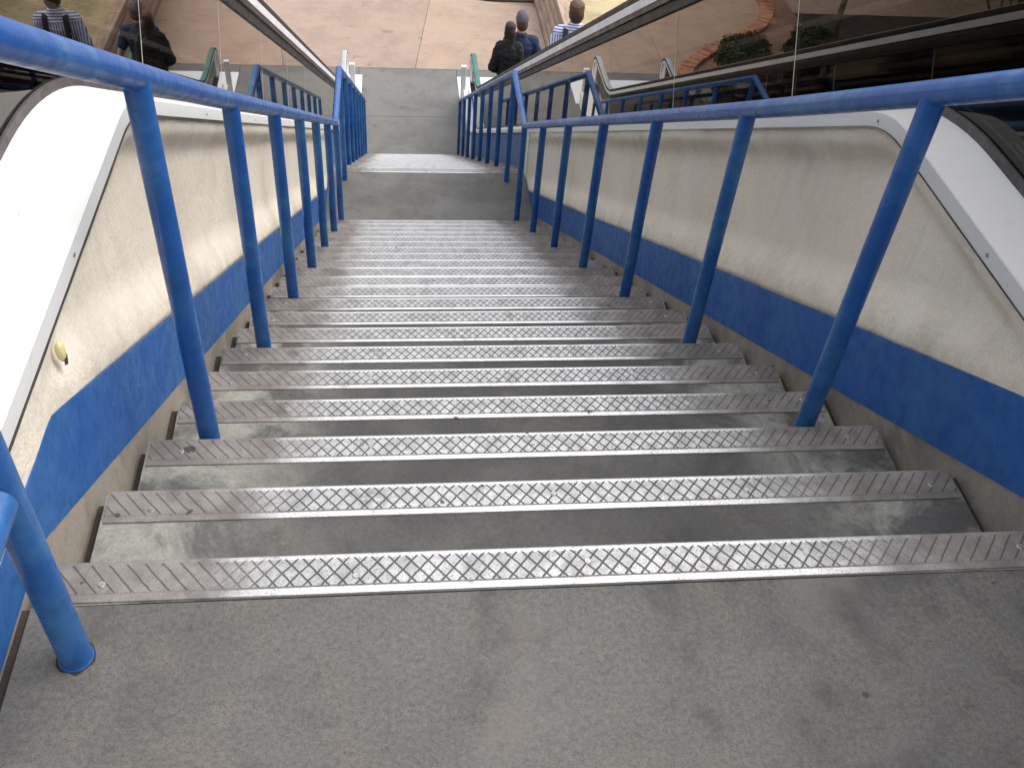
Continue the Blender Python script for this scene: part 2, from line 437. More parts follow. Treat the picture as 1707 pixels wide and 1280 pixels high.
struct('landing', MB().box(WL + .002, WR - .002, 20 * T + .006, YE - .0795, ZM - .35, ZM), MAT['flight2'])

# ------------------------------------------------------------------ railings
def railing(x, label, sgn, xe, dy):
    root = empty('railing', (x, -.17, 0), label, 'railing', 'blue railings along the stairs')
    r = .0255; H = .899
    rz = lambda y: H - M * y + .019 * max(0.0, 1 - max(y, 0) / 1.5) ** 1.5
    yA = 20 * T + .01; zA = rz(yA); yB_ = yA + LR; yC = yB_ + 21 * T; zC = zA - 21 * R
    loop = []
    for k in range(0, 13):
        a = -PI / 2 - PI * k / 12
        loop.append((xe, -.72 + dy + .263 * math.cos(a), .395 + .2665 + .263 * math.sin(a)))
    path = [(xe, -.195 + dy, .395 + .0035)] + loop + [(xe, -.17 + dy, H + .036), (xe + (x - xe) * .3, -.06, H + .034), (x, .04, rz(.04) + .004)]
    path += [(x, y, rz(y)) for y in frange(.08, 1.6, .19) + frange(2.0, yA - .02, .6)]
    path += [(x, yA, zA + .004), (x, yB_ - .006, zA + .004), (x, yB_ + .01, zA - .004)]
    path += [(x, y, zA - (y - yB_) * M) for y in frange(yB_ + .6, yC, .8)]
    o = MB().tube(path, r, 20).build('handrail', MAT['rail'], root); autosmooth(o, 60)
    posts = [(-.172 + dy, 0)] + [(k * T + .042, -(k + 1) * R) for k in range(2, 21, 3)]
    posts += [(yB_ - .004 + 3 * i * T, ZM - 3 * i * R) for i in range(8)]
    for y, z in posts:
        zt = H + .02 if y < 0 else (rz(y) if y < yA else (zA if y < yB_ else zA - (y - yB_) * M))
        px = xe if y < 0 else x
        p = MB().tube([(px, y, z - .03), (px, y, z + .25), (px, y, zt)], .0242, 18)
        p = autosmooth(p.build('post', MAT['rail'], root), 60)
        if y < 3:
            gv = [(px, y, z + .0016)] + [(px + (.0285 + .007 * noise.noise(Vector((math.cos(a) * 2, math.sin(a) * 2, y * 5)))) * math.cos(a), y + (.0285 + .007 * noise.noise(Vector((math.cos(a) * 2 + 7, math.sin(a) * 2, y * 5)))) * math.sin(a), z + .0009) for a in [2 * PI * i / 28 for i in range(28)]]
            link('grout_ring', gv, [(0, 1 + i, 1 + (i + 1) % 28) for i in range(28)], MAT['dirt'], p, loc=(0, 0, 0))
            ring = MB().tube([(px, y, z), (px, y, z + .003)], .0262, 18)
            ring.build('weld_collar', MAT['rail'] if y > 0 else MAT['rail'], p, loc=(0, 0, 0)).location = (0, 0, 0)
    return root
railing(PL, 'chipped blue pipe railing beside the cream wall with a yellow foam plug', -1, -.603, 0)
railing(PR, 'deep blue pipe railing on the same side as the riders on the escalator', 1, PR + .02, -.32)

# ------------------------------------------------------------------ side walls
def wall_top(y): return smin(.264, .884 - M * y, .055)
def band_top(y): return smin(.113, .248 - M * y, .012)
def band_bot(y): return smin(.004, .026 - M * y, .01)
YW = 6.872
def side_wall(x, sg, label, plug):
    # sg = +1: the wall lies towards +x from the stair
    root = empty('side_wall', (x, 0, 0), label, 'wall', 'plastered walls under the escalators')
    X = lambda d: x + sg * d
    ys = frange(-3.5, -.2, .3) + frange(-.15, 2.0, .035) + frange(2.1, YW - .03, .12)
    rows = [0, .01, .02, .035, .05, .06, .07, .08, .09, .10, .11, .125, .15, .2, .25, .3, .35, .4, .5, .6, .7, .8, .9, 1.0]
    v = []; f = []; nr = len(rows) + 10
    for i, y in enumerate(ys):
        zt = wall_top(y) - .0005; zb = band_top(y) + .0005; H_ = zt - zb
        e = .01
        sl = (wall_top(y + e) - wall_top(y - e)) / (2 * e); cs = 1 / math.sqrt(1 + sl * sl)
        fr = sorted(set([min(1, d / H_) for d in (0, .006, .015, .03, .05, .065, .08, .095, .11, .125, .14, .16)] + [.16 / max(.17, H_) + (1 - .16 / max(.17, H_)) * j / 21 for j in range(1, 22)]))
        while len(fr) < 33: fr.append(1.0)
        fr = fr[:32] + [1.0]
        for t in fr:
            z = zt - t * H_; d = (zt - z) * cs
            s_ = max(0, min(1, (d - .060) / .075)); s_ = s_ * s_ * (3 - 2 * s_)
            fade = max(0, min(1, (y + .1) / .5)); endf = max(0, min(1, (YW - .03 - y) / .15))
            rnd = .008 * math.exp(-(d / .012))
            nz = .0035 * noise.noise(Vector((y * 2.2, z * 2.2, x * 3))) + .002 * noise.noise(Vector((y * 8, z * 8, x)))
            bf = max(0, min(1, (z - zb - .02) / .16)); bf = bf * bf * (3 - 2 * bf)
            v.append((X(.036 * bf * s_ * fade * endf + rnd + nz + .0035), y, z))
    nr = 33
    n0 = len(v)
    for i, y in enumerate(ys):
        v.append((X(.16), y, wall_top(y) - .0005)); v.append((X(.16), y, band_top(y) + .0005))
    for i in range(len(ys) - 1):
        for j in range(nr - 1):
            f.append((i * nr + j, (i + 1) * nr + j, (i + 1) * nr + j + 1, i * nr + j + 1))
        f.append((i * nr, n0 + 2 * i, n0 + 2 * i + 2, (i + 1) * nr))
        f.append((n0 + 2 * i, n0 + 2 * i + 1, n0 + 2 * i + 3, n0 + 2 * i + 2))
        f.append((i * nr + nr - 1, (i + 1) * nr + nr - 1, n0 + 2 * i + 3, n0 + 2 * i + 1))
    o = link('plaster', v, f, MAT['plaster'], root, True)
    yb = frange(-3.5, -.1, .4) + frange(-.05, .5, .03) + frange(.6, YW - .03, .3)
    bl = MB().ribbon(yb, band_bot, band_top, x, X(.15)); b_ = bl.build('painted_band', MAT['band'], root)
    cb = MB().ribbon(yb, lambda y: (-.35 if y < 0 else -.35 - M * y), lambda y: band_bot(y) - .0008, X(.0015), X(.15)); cb.build('curb', MAT['curb'], root)
    eb = MB().ribbon(frange(YW - .03, YW + .10, .04), lambda y: ZM - .6, lambda y: .85 - M * y, X(-.004), X(.15)); eb.build('end_post', MAT['white'], root)
    # low panel beside the distant flight
    yl = frange(YW + .105, 12.95, .4)
    MB().ribbon(yl, lambda y: .012 + ZM - (y - YE) * M, lambda y: .835 - M * y, X(.014), X(.15)).build('lower_panel', MAT['lowband'], root)
    MB().ribbon(yl, lambda y: ZM - .6 - (y - YE) * M, lambda y: .011 + ZM - (y - YE) * M, X(.012), X(.15)).build('lower_curb', MAT['curb'], root)
    if plug:
        mb = MB(); n = 9; vv = []
        P = Vector((x, .352, .158))
        bm = bmesh.new(); bmesh.ops.create_icosphere(bm, subdivisions=3, radius=1)
        for q in bm.verts:
            k = 1 + .16 * noise.noise(q.co * 1.7) + .10 * noise.noise(q.co * 5)
            e_ = abs(q.co.z); q.co = Vector((q.co.x * .0085, q.co.y * .0115 * (1 + .25 * e_), q.co.z * .021)) * k
        for q in bm.verts: q.co += P
        me = bpy.data.meshes.new('foam_plug'); bm.to_mesh(me); bm.free(); me.materials.append(MAT['foam'])
        for p in me.polygons: p.use_smooth = True
        o = bpy.data.objects.new('foam_plug', me); COL.objects.link(o); o.parent = root; o.location = -root.location
        hv = [(x + .0042, P.y + .001, P.z - .021)] + [(x + .0042 , P.y + .001 + (.011 + .004 * noise.noise(Vector((a * 1.3, 0, 4)))) * math.cos(a), P.z - .021 + (.012 + .005 * noise.noise(Vector((a * 1.3, 5, 4)))) * math.sin(a)) for a in [2 * PI * i / 20 for i in range(20)]]
        h_ = link('hole', hv, [(0, 1 + i, 1 + (i + 1) % 20) for i in range(20)], MAT['dirt'], o, loc=(0, 0, 0))
        o['label'] = 'yellow foam plug stuck in a hole of the plaster'
    return root
side_wall(WL, -1, 'cream plaster wall with blue band and a yellow foam plug, under the escalator without riders', True)
side_wall(WR, 1, 'stained cream plaster wall with blue band, under the escalator that carries the riders', False)

# ------------------------------------------------------------------ escalators
def deck(y): return smax(smin(.292, .930 - M * y, .16), ZG + .29, .16)
def skirtline(y): return smax(smin(.12, .800 - M * y, .16), ZG + .10, .16)
Y0E, Y1E = -4.0, 14.62
def escalator(gx, ox, wx, sg, label, rubber):
    root = empty('escalator', (gx, 0, 0), label, 'escalator', 'escalators flanking the stairs')
    ys = frange(Y0E, .3, .4) + frange(.34, 1.9, .05) + frange(2.1, 12.2, .5) + frange(12.3, 14.0, .06) + frange(14.1, Y1E, .1)
    E_ = lambda d: gx + sg * d
    # deck between the stair-side wall and the glass
    v = []; f = []; wx2 = wx - sg * .004
    def wt(y): return smax(smin(.267, .887 - M * y, .055), ZG + .267, .1)
    for y in ys:
        a = (wx2, y, wt(y) - .03); b = (wx2, y, wt(y)); c = (E_(-.013), y, deck(y) - .004); d = (E_(-.013), y, deck(y) - .06)
        v += [a, b, c, d]
    n = len(ys)
    for i in range(n - 1):
        for j in range(4): f.append((4 * i + j, 4 * i + (j + 1) % 4, 4 * i + 4 + (j + 1) % 4, 4 * i + 4 + j))
    f += [(0, 1, 2, 3), (4 * n - 4, 4 * n - 3, 4 * n - 2, 4 * n - 1)]
    link('deck', v, f, MAT['white'], root)
    # edge trim with its row of screws
    tr = MB().ribbon(ys, lambda y: wt(y) - .040, lambda y: wt(y) - .0012, wx2 - sg * .0025, wx2 - sg * .0002); t = tr.build('edge_trim', MAT['trim'], root)
    def sw(y): return .0006 + (.0030 if sg < 0 else .0008) * max(0, noise.noise(Vector((y * 7, sg * 3, 0))) + .25)
    sy = frange(-.6, 2.4, .02)
    MB().ribbon(sy, lambda y: wt(y) - .0402 - sw(y), lambda y: wt(y) - .0402, wx - sg * .0105, wx - sg * .001).build('crack_line', MAT['dirt'], root)  # dark strip added to stand in for the shaded crack below the trim
    for y in (.02, .52, 1.12, 1.9, 2.9):
        s_ = bpy.data.objects.new('screw', mbs); COL.objects.link(s_); s_.parent = t
        s_.location = (wx2 - sg * .003, y, wt(y) - .022); s_.rotation_euler = (0, -sg * PI / 2, 0); s_.scale = (.8, .8, .8)
    # glass: bottom gasket, panels, joints
    MB().ribbon(ys, lambda y: deck(y) - .05, lambda y: deck(y) + .020, E_(-.0128), E_(-.0062)).build('gasket', [MAT['gasket']], root)
    MB().ribbon(ys, lambda y: deck(y) - .05, lambda y: deck(y) + .034, E_(.0062), E_(.0128)).build('gasket', [MAT['black']], root)
    GT = .575
    def ydn(y, d):                    # point at distance d above the deck line, normal to it
        e = .02; sl = (deck(y + e) - deck(y - e)) / (2 * e); l = math.sqrt(1 + sl * sl)
        return (y - sl / l * d, deck(y) + d / l)
    cuts = [Y0E, -1.9, .62] + [1.95 + 1.29 * k for k in range(9)] + [13.45, Y1E]
    for side, cx in ((0, gx), (1, ox)):
        for a, b in zip(cuts[:-1], cuts[1:]):
            yy = [a + (b - a) * i / 14 for i in range(15)]
            yy[0] += .003; yy[-1] -= .003
            lo = [ydn(y, -.03) for y in yy]; hi = [ydn(y, GT) for y in yy]
            v = []; f = []
            for x in (cx - .005, cx + .005):
                v += [(x, *p) for p in lo] + [(x, *p) for p in hi]
            n = 15
            for i in range(n - 1):
                f += [(i, i + 1, n + i + 1, n + i), (2 * n + i, 3 * n + i, 3 * n + i + 1, 2 * n + i + 1), (i, 2 * n + i, 2 * n + i + 1, i + 1), (n + i, n + i + 1, 3 * n + i + 1, 3 * n + i)]
            f += [(0, n, 3 * n, 2 * n), (n - 1, 3 * n - 1, 4 * n - 1, 2 * n - 1)]
            g = link('glass_panel', v, f, MAT['glass'], root)
            if b < Y1E and side == 0:
                p0 = ydn(b, .03); p1 = ydn(b, GT)
                q = MB().add([(cx + dx, p[0] + dy, p[1]) for dx in (-.0056, .0056) for p in (p0, p1) for dy in (-.0022, .0022)], [(0, 1, 3, 2), (4, 6, 7, 5), (0, 4, 5, 1), (2, 3, 7, 6), (0, 2, 6, 4), (1, 5, 7, 3)])
                q.build('joint', MAT['joint'], g, loc=(0, 0, 0))
    # handrails with newel
    for side, cx in ((0, gx), (1, ox)):
        hp = [ydn(y, 0) for y in ys]
        hp = [(y, z + .735) for y, z in hp]
        rr = .27; yE, zE = hp[-1]
        newel = [(yE + rr * math.sin(a), zE - rr + rr * math.cos(a)) for a in [PI * k / 16 for k in range(1, 17)]]
        full = hp + newel + [(yE - .25, zE - 2 * rr)]
        pr = [(-.043, -.035), (-.046, -.015), (-.040, .002), (-.024, .008), (.024, .008), (.040, .002), (.046, -.015), (.043, -.035)]
        o = MB().sweep(full, pr, cx).build('handrail', [rubber, MAT['black']], root)
        k = len(pr)
        for i, p in enumerate(o.data.polygons):
            if i < (len(full) - 1) * k and i % k in (0, 1, 5, 6, 7): p.material_index = 1
        autosmooth(o, 50)
        inner = full[:-1]
        MB().sweep(inner, [(-.040, -.079), (-.044, -.037), (.044, -.037), (.040, -.079)], cx).build('guide_strip', MAT['lightband'], root)
        MB().sweep(hp, [(-.034, -.107), (-.034, -.080), (.034, -.080), (.034, -.107)], cx).build('guide_cover', MAT['darkmetal'], root)
        uc = MB().sweep(hp, [(-.020, -.155), (-.020, -.109), (.020, -.109), (.020, -.155)], cx); uc.build('glass_clamp', MAT['black'], root)
        # clamp notches
        nt = MB()
        for y in frange(-.6, 12.2, 1.29):
            for sx in (-1, 1):
                z = deck(y) + .735 - .070 / math.cos(math.atan(M)) if y > 1.2 else deck(y) + .665
                nt.add([(cx + sx * (.0305 + dx), y + dy * .05, z + dz - (M * dy * .05 if y > 1.2 else 0)) for dx in (0, .004) for dy in (-1, 1) for dz in (-.012, .006)], [(0, 1, 3, 2), (4, 6, 7, 5), (0, 4, 5, 1), (2, 3, 7, 6), (0, 2, 6, 4), (1, 5, 7, 3)])
        nt.build('joint_clip', MAT['black'], root)
        # newel end panel inside the loop
        poly = [(yE - .02, ZG + .29)] + [(yE + (rr - .07) * math.sin(a), zE - rr + (rr - .07) * math.cos(a)) for a in [PI * k / 12 for k in range(0, 13)]] + [(yE - .02, zE - 2 * rr + .07)]
        poly = [(yE + (rr - .07) * math.sin(a), zE - rr + (rr - .07) * math.cos(a)) for a in [PI * k / 12 for k in range(0, 13)]]
        MB().prism_x(poly, cx - .016, cx + .016).build('newel_panel', MAT['trim'], root)
    # fascia below the level deck at the foot, inner and outer
    MB().ribbon(frange(12.96, 14.95, .2), lambda y: ZG - .1, lambda y: smax(.835 - M * y, ZG + .232, .1), wx + sg * .012, wx + sg * .10).build('fascia', MAT['white'], root)
    MB().ribbon(frange(14.6, 14.95, .1), lambda y: ZG - .1, lambda y: ZG + .262, wx + sg * .101, gx + sg * .06).build('fascia', MAT['white'], root)
    # skirts, outer deck and cladding
    MB().ribbon(ys, lambda y: skirtline(y) - .35, lambda y: deck(y) - .051, E_(.0135), E_(.05)).build('skirt_panel', MAT['skirt'], root)
    O_ = lambda d: ox + sg * d
    MB().ribbon(ys, lambda y: skirtline(y) - .35, lambda y: deck(y) - .051, O_(-.05), O_(-.0135)).build('skirt_panel', MAT['skirt'], root)
    MB().ribbon(ys, lambda y: deck(y) - .05, lambda y: deck(y), O_(.0135), O_(.20)).build('outer_deck', MAT['white'], root)
    MB().ribbon(ys, lambda y: deck(y) - 1.0 if y < 12 else ZG - .1, lambda y: deck(y) - .052, O_(.10), O_(.19)).build('outer_cladding', MAT['skirt'], root)
    # steps
    xa, xb = sorted((E_(.053), O_(-.053)))
    pitch = .40
    st = MB()
    y = -.2; first = None
    for k in range(38):
        yc = -.25 + k * pitch
        zt = smax(smin(.0, .800 - .115 - M * (yc), .02), ZG + .01, .02)
        if first is None:
            g = MB().box(xa, xb, -pitch / 2 + .003, pitch / 2 - .003, -.24, 0)
            nx = 40
            for q in range(nx):
                x0 = xa + (xb - xa) * (q + .25) / nx; x1 = xa + (xb - xa) * (q + .75) / nx
                g.box(x0, x1, -pitch / 2 + .006, pitch / 2 - .006, .0005, .010)
            first = g.build('step', MAT['stepmetal'], root, loc=(-gx, yc, zt)); o = first
        else:
            o = first.copy(); COL.objects.link(o); o.parent = root
        o.location = (-gx, yc, zt)
    # floor plates
    MB().box(xa, xb, -4, -.46, -.1, .012).build('floor_plate', MAT['plate'], root)
    fa, fb = sorted((wx - sg * .045, O_(.25)))
    MB().box(fa, fb, 14.96, 15.87, ZG - .02, ZG + .006).build('floor_plate', MAT['plate'], root)
    return root
escalator(GR, OR, WR, 1, 'escalator carrying three riders, with teal topped handrail and tinted glass', MAT['teal'])
escalator(GL, OL, WL, -1, 'empty escalator with pale grey topped handrail and tinted glass', MAT['greyrub'])

def bollard(x, y, label):
    root = empty('bollard', (x, y, ZG), label, 'bollard', 'white posts at the foot of the escalators')
    MB().box(x - .05, x + .05, y - .04, y + .04, ZG + .0062, ZG + .02).build('base_plate', MAT['trim'], root)
    o = bevel(MB().box(x - .042, x + .042, y - .035, y + .035, ZG + .02, ZG + .46).build('shaft', MAT['white'], root), .006)
    o = bevel(MB().box(x - .047, x + .047, y - .040, y + .040, ZG + .461, ZG + .62).build('cap', MAT['white'], root), .008)
bollard(1.115, 15.06, 'white square post beside the teal handrail end')
bollard(-.80, 15.06, 'white square post beside the grey handrail end')

# ------------------------------------------------------------------ timber wall, kerb, plants
root = empty('timber_wall', (2.9, 18, ZG), 'stepped retaining wall of weathered brown timbers holding back dry grass', 'wall')
for k in range(5):
    a = 2.86 + k * .040; z = ZG + .168 * k; y = 11.0 + random.uniform(-.4, 0)
    while y < 23:
        l = random.uniform(2.3, 2.9)
        dx = random.uniform(-.008, .008)
        bevel(MB().box(a + dx, a + .20 + dx, y, y + l - .012, z + .003, z + .163 + random.uniform(-.004, .0)).build('timber', MAT['timber'], root), .014)
        y += l
root = empty('brick_kerb', (-4.1, 17.7, ZG), 'curved raised kerb of red bricks round a planting bed', 'kerb')
ctrl = [(-2.70, 15.5), (-3.02, 16.3), (-3.53, 16.91), (-4.08, 17.38), (-4.55, 17.77), (-4.97, 18.21), (-5.3, 18.82), (-5.44, 19.35), (-5.48, 20.0)]
def cr(P, t):
    i = min(len(P) - 2, int(t)); u = t - i
    p0, p1, p2, p3 = P[max(0, i - 1)], P[i], P[i + 1], P[min(len(P) - 1, i + 2)]
    return tuple(.5 * (2 * p1[j] + (p2[j] - p0[j]) * u + (2 * p0[j] - 5 * p1[j] + 4 * p2[j] - p3[j]) * u * u + (3 * p1[j] - p0[j] - 3 * p2[j] + p3[j]) * u ** 3) for j in (0, 1))
kp = [Vector((*cr(ctrl, i * 8 / 63), 0)) for i in range(64)]
bk = MB(); i = 0
for i in range(0, 63):
    a, b = kp[i], kp[i + 1]; t = (b - a).normalized(); nrm = Vector((-t.y, t.x, 0)); g = .012
    w = .14 + random.uniform(-.006, .006); h = .14 + random.uniform(-.012, .012)
    a2 = a + t * g / 2; b2 = b - t * g / 2
    q = [a2 - nrm * w, b2 - nrm * w, b2 + nrm * w, a2 + nrm * w]
    v = [(p.x, p.y, ZG - .05) for p in q] + [(p.x, p.y, ZG + h) for p in q]
    bk.add(v, [(0, 1, 2, 3), (4, 5, 6, 7)] + [(j, (j + 1) % 4, 4 + (j + 1) % 4, 4 + j) for j in range(4)])
bevel(bk.build('coping', MAT['brick'], root), .012)
# soil inside the kerb
soil = [(p.x, p.y) for p in kp] + [(-5.95, 20.0), (-5.95, 15.0), (-2.75, 15.0)]
n = len(soil)
struct('planting_bed', MB().add([(x, y, ZG - .02) for x, y in soil] + [(x, y, ZG + .055) for x, y in soil], [tuple(range(n)), tuple(range(n, 2 * n))] + [(i, (i + 1) % n, n + (i + 1) % n, n + i) for i in range(n)]), concrete('reddish_soil', (.30, .175, .115), .35, fine=.35, bumpd=.02))

def leaves(c, rx, rz, count, size, seed):
    rnd = random.Random(seed); mb = MB()
    for _ in range(count):
        d = Vector((rnd.gauss(0, 1), rnd.gauss(0, 1), rnd.gauss(0, 1))).normalized()
        k = .72 + .36 * noise.noise(d * 2.3 + Vector((seed, 0, 0))) + rnd.uniform(-.22, .22)
        p = Vector(c) + Vector((d.x * rx * k, d.y * rx * k, d.z * rz * k))
        if p.z < ZG + .08: continue
        n1 = (d + Vector((rnd.uniform(-1, 1), rnd.uniform(-1, 1), rnd.uniform(-1, 1))) * .9).normalized()
        u = n1.orthogonal().normalized(); w = n1.cross(u); a = rnd.uniform(0, 6.28)
        u, w = u * math.cos(a) + w * math.sin(a), w * math.cos(a) - u * math.sin(a)
        s_ = size * rnd.uniform(.6, 1.3)
        mb.add([p - u * s_, p + w * s_ * .45 + n1 * s_ * .15, p + u * s_, p - w * s_ * .45 + n1 * s_ * .15], [(0, 1, 2, 3)])
    return mb
def shrub(x, y, rx, h, label, seed):
    r_ = empty('shrub', (x, y, ZG + .05), label, 'shrub', 'round shrubs in the planting bed')
    st = MB()
    for k in range(6):
        a = k * 1.05; st.tube([(x, y, ZG), (x + .3 * rx * math.cos(a), y + .3 * rx * math.sin(a), ZG + h * .4), (x + .7 * rx * math.cos(a), y + .7 * rx * math.sin(a), ZG + h * .8)], [.03, .02, .008], 6)
    st.build('stem', MAT['bark'], r_)
    leaves((x, y, ZG + h * .5), rx, h * .55, 6500, .046, seed).build('foliage', MAT['leaf'], r_)
shrub(-3.96, 15.98, .56, .85, 'larger round dark green shrub inside the curved brick kerb', 3)
shrub(-5.5, 16.75, .46, .72, 'smaller round dark green shrub on the dark planting bed under bare branches', 5)

def bare_tree(x, y, h, label, seed):
    rnd = random.Random(seed); r_ = empty('bare_tree', (x, y, ZG), label, 'tree', 'leafless trees on the planting bed')
    tr = MB(); br = MB()
    top = Vector((x, y, ZG + h * .35))
    tr.tube([(x, y, ZG - .1), (x + .03, y, ZG + h * .18), top], [.085, .065, .052], 10)
    def grow(p, d, l, r, lev):
        q = p + d * l * .5 + Vector((rnd.uniform(-1, 1), rnd.uniform(-1, 1), 0)) * l * .06
        e = p + d * l
        br.tube([p, q, e], [r, r * .8, r * .55], 6 if lev < 2 else 4)
        if lev >= 4: return
        for k in range(3 if lev < 3 else 2):
            nd = (d + Vector((rnd.uniform(-1, 1), rnd.uniform(-1, 1), rnd.uniform(-.3, .8))) * .75).normalized()
            grow(p + (e - p) * rnd.uniform(.55, 1), nd, l * rnd.uniform(.6, .8), r * .55, lev + 1)
    for k in range(4):
        a = k * 1.6 + rnd.uniform(-.3, .3)
        grow(top, Vector((math.cos(a) * .6, math.sin(a) * .6, .8)).normalized(), h * .22, .036, 0)
    tr.build('trunk', MAT['bark'], r_, True); br.build('crown', MAT['bark'], r_, True)
bare_tree(-6.5, 17.9, 3.2, 'leafless tree nearest the brick kerb on the dark bed', 11)
bare_tree(-8.7, 16.0, 3.4, 'leafless tree farther from the brick kerb, over the middle of the dark bed', 23)

# ------------------------------------------------------------------ people
def capsule(bm_v, p, q, r0, r1, seg=14, sy=1.0):
    p, q = Vector(p), Vector(q); d = (q - p); L = d.length; t = d.normalized()
    u = t.orthogonal().normalized(); w = t.cross(u); rings = []
    for a in (-85, -60, -30, 0): rings.append((p + t * r0 * math.sin(math.radians(a)), r0 * math.cos(math.radians(a))))
    for a in (0, 30, 60, 85): rings.append((q + t * r1 * math.sin(math.radians(a)), r1 * math.cos(math.radians(a))))
    v = []
    for c, r in rings:
        for k in range(seg):
            a = 2 * PI * k / seg; v.append(c + u * math.cos(a) * r + w * math.sin(a) * r)
    n = len(rings)
    f = [(i * seg + k, i * seg + (k + 1) % seg, (i + 1) * seg + (k + 1) % seg, (i + 1) * seg + k) for i in range(n - 1) for k in range(seg)]
    f += [tuple(reversed(range(seg))), tuple(range((n - 1) * seg, n * seg))]
    bm_v.add(v, f)
def loft(mb, secs, seg=24):          # secs: (cx, cy, z, rx, ry)
    v = []
    for cx, cy, z, rx, ry in secs:
        for k in range(seg):
            a = 2 * PI * k / seg; c, s_ = math.cos(a), math.sin(a)
            e = .86
            v.append((cx + rx * math.copysign(abs(c) ** e, c), cy + ry * math.copysign(abs(s_) ** e, s_), z))
    n = len(secs)
    f = [(i * seg + k, i * seg + (k + 1) % seg, (i + 1) * seg + (k + 1) % seg, (i + 1) * seg + k) for i in range(n - 1) for k in range(seg)]
    f += [tuple(reversed(range(seg))), tuple(range((n - 1) * seg, n * seg))]
    mb.add(v, f)
def remeshed(name, mb, mat, parent, voxel, smooth_it=2, wr=0.0):
    me = bpy.data.meshes.new(name); me.from_pydata([tuple(v) for v in mb.v], [], mb.f)
    bm = bmesh.new(); bm.from_mesh(me); bmesh.ops.recalc_face_normals(bm, faces=bm.faces[:]); bm.to_mesh(me); bm.free()
    o = bpy.data.objects.new(name, me); COL.objects.link(o)
    md = o.modifiers.new('r', 'REMESH'); md.mode = 'VOXEL'; md.voxel_size = voxel
    sm = o.modifiers.new('s', 'SMOOTH'); sm.factor = .5; sm.iterations = smooth_it
    dg = bpy.context.evaluated_depsgraph_get(); dg.update()
    new = bpy.data.meshes.new_from_object(o.evaluated_get(dg)); o.modifiers.clear(); o.data = new
    new.materials.clear()
    for m_ in (mat if isinstance(mat, (list, tuple)) else [mat]): new.materials.append(m_)
    if wr:
        for v in new.vertices:
            c = v.co
            v.co = c + v.normal * wr * (noise.noise(Vector((c.x * 9, c.y * 9, c.z * 16))) + .5 * noise.noise(Vector((c.x * 20 + 5, c.y * 20, c.z * 34))))
    for p in new.polygons: p.use_smooth = True
    o.parent = parent; return o
def ball(mb, c, rx, ry, rz, seg=18, rings=12):
    loft(mb, [(c[0], c[1], c[2] + rz * math.sin(-PI / 2 + PI * (i + .5) / rings), rx * math.cos(-PI / 2 + PI * (i + .5) / rings), ry * math.cos(-PI / 2 + PI * (i + .5) / rings)) for i in range(rings)], seg)

def hand(mb, wrist, d, side, palmn):
    # palm, four unequal fingers slightly curled, thumb from the side of the palm
    w = Vector(wrist); d = Vector(d).normalized(); n = Vector(palmn); n = (n - d * n.dot(d)).normalized(); s_ = d.cross(n) * side
    for k in (-1, 0, 1): capsule(mb, w + s_ * k * .022 - d * .005, w + d * .085 + s_ * k * .026, .016, .014, 10)
    for k, (o, l) in enumerate(((-.036, .066), (-.012, .078), (.012, .074), (.034, .058))):
        a = w + d * .085 + s_ * o; b = a + (d * .92 + n * .28).normalized() * l * .5; c = b + (d * .66 + n * .72).normalized() * l * .5
        capsule(mb, a, b, .0098, .0092, 8); capsule(mb, b, c, .0092, .0078, 8)
    a = w + d * .025 - s_ * .034; b = a + (d * .6 - s_ * .75 + n * .2).normalized() * .038; c = b + (d * .9 - s_ * .2 + n * .3).normalized() * .032
    capsule(mb, a, b, .0125, .011, 8); capsule(mb, b, c, .011, .0085, 8)

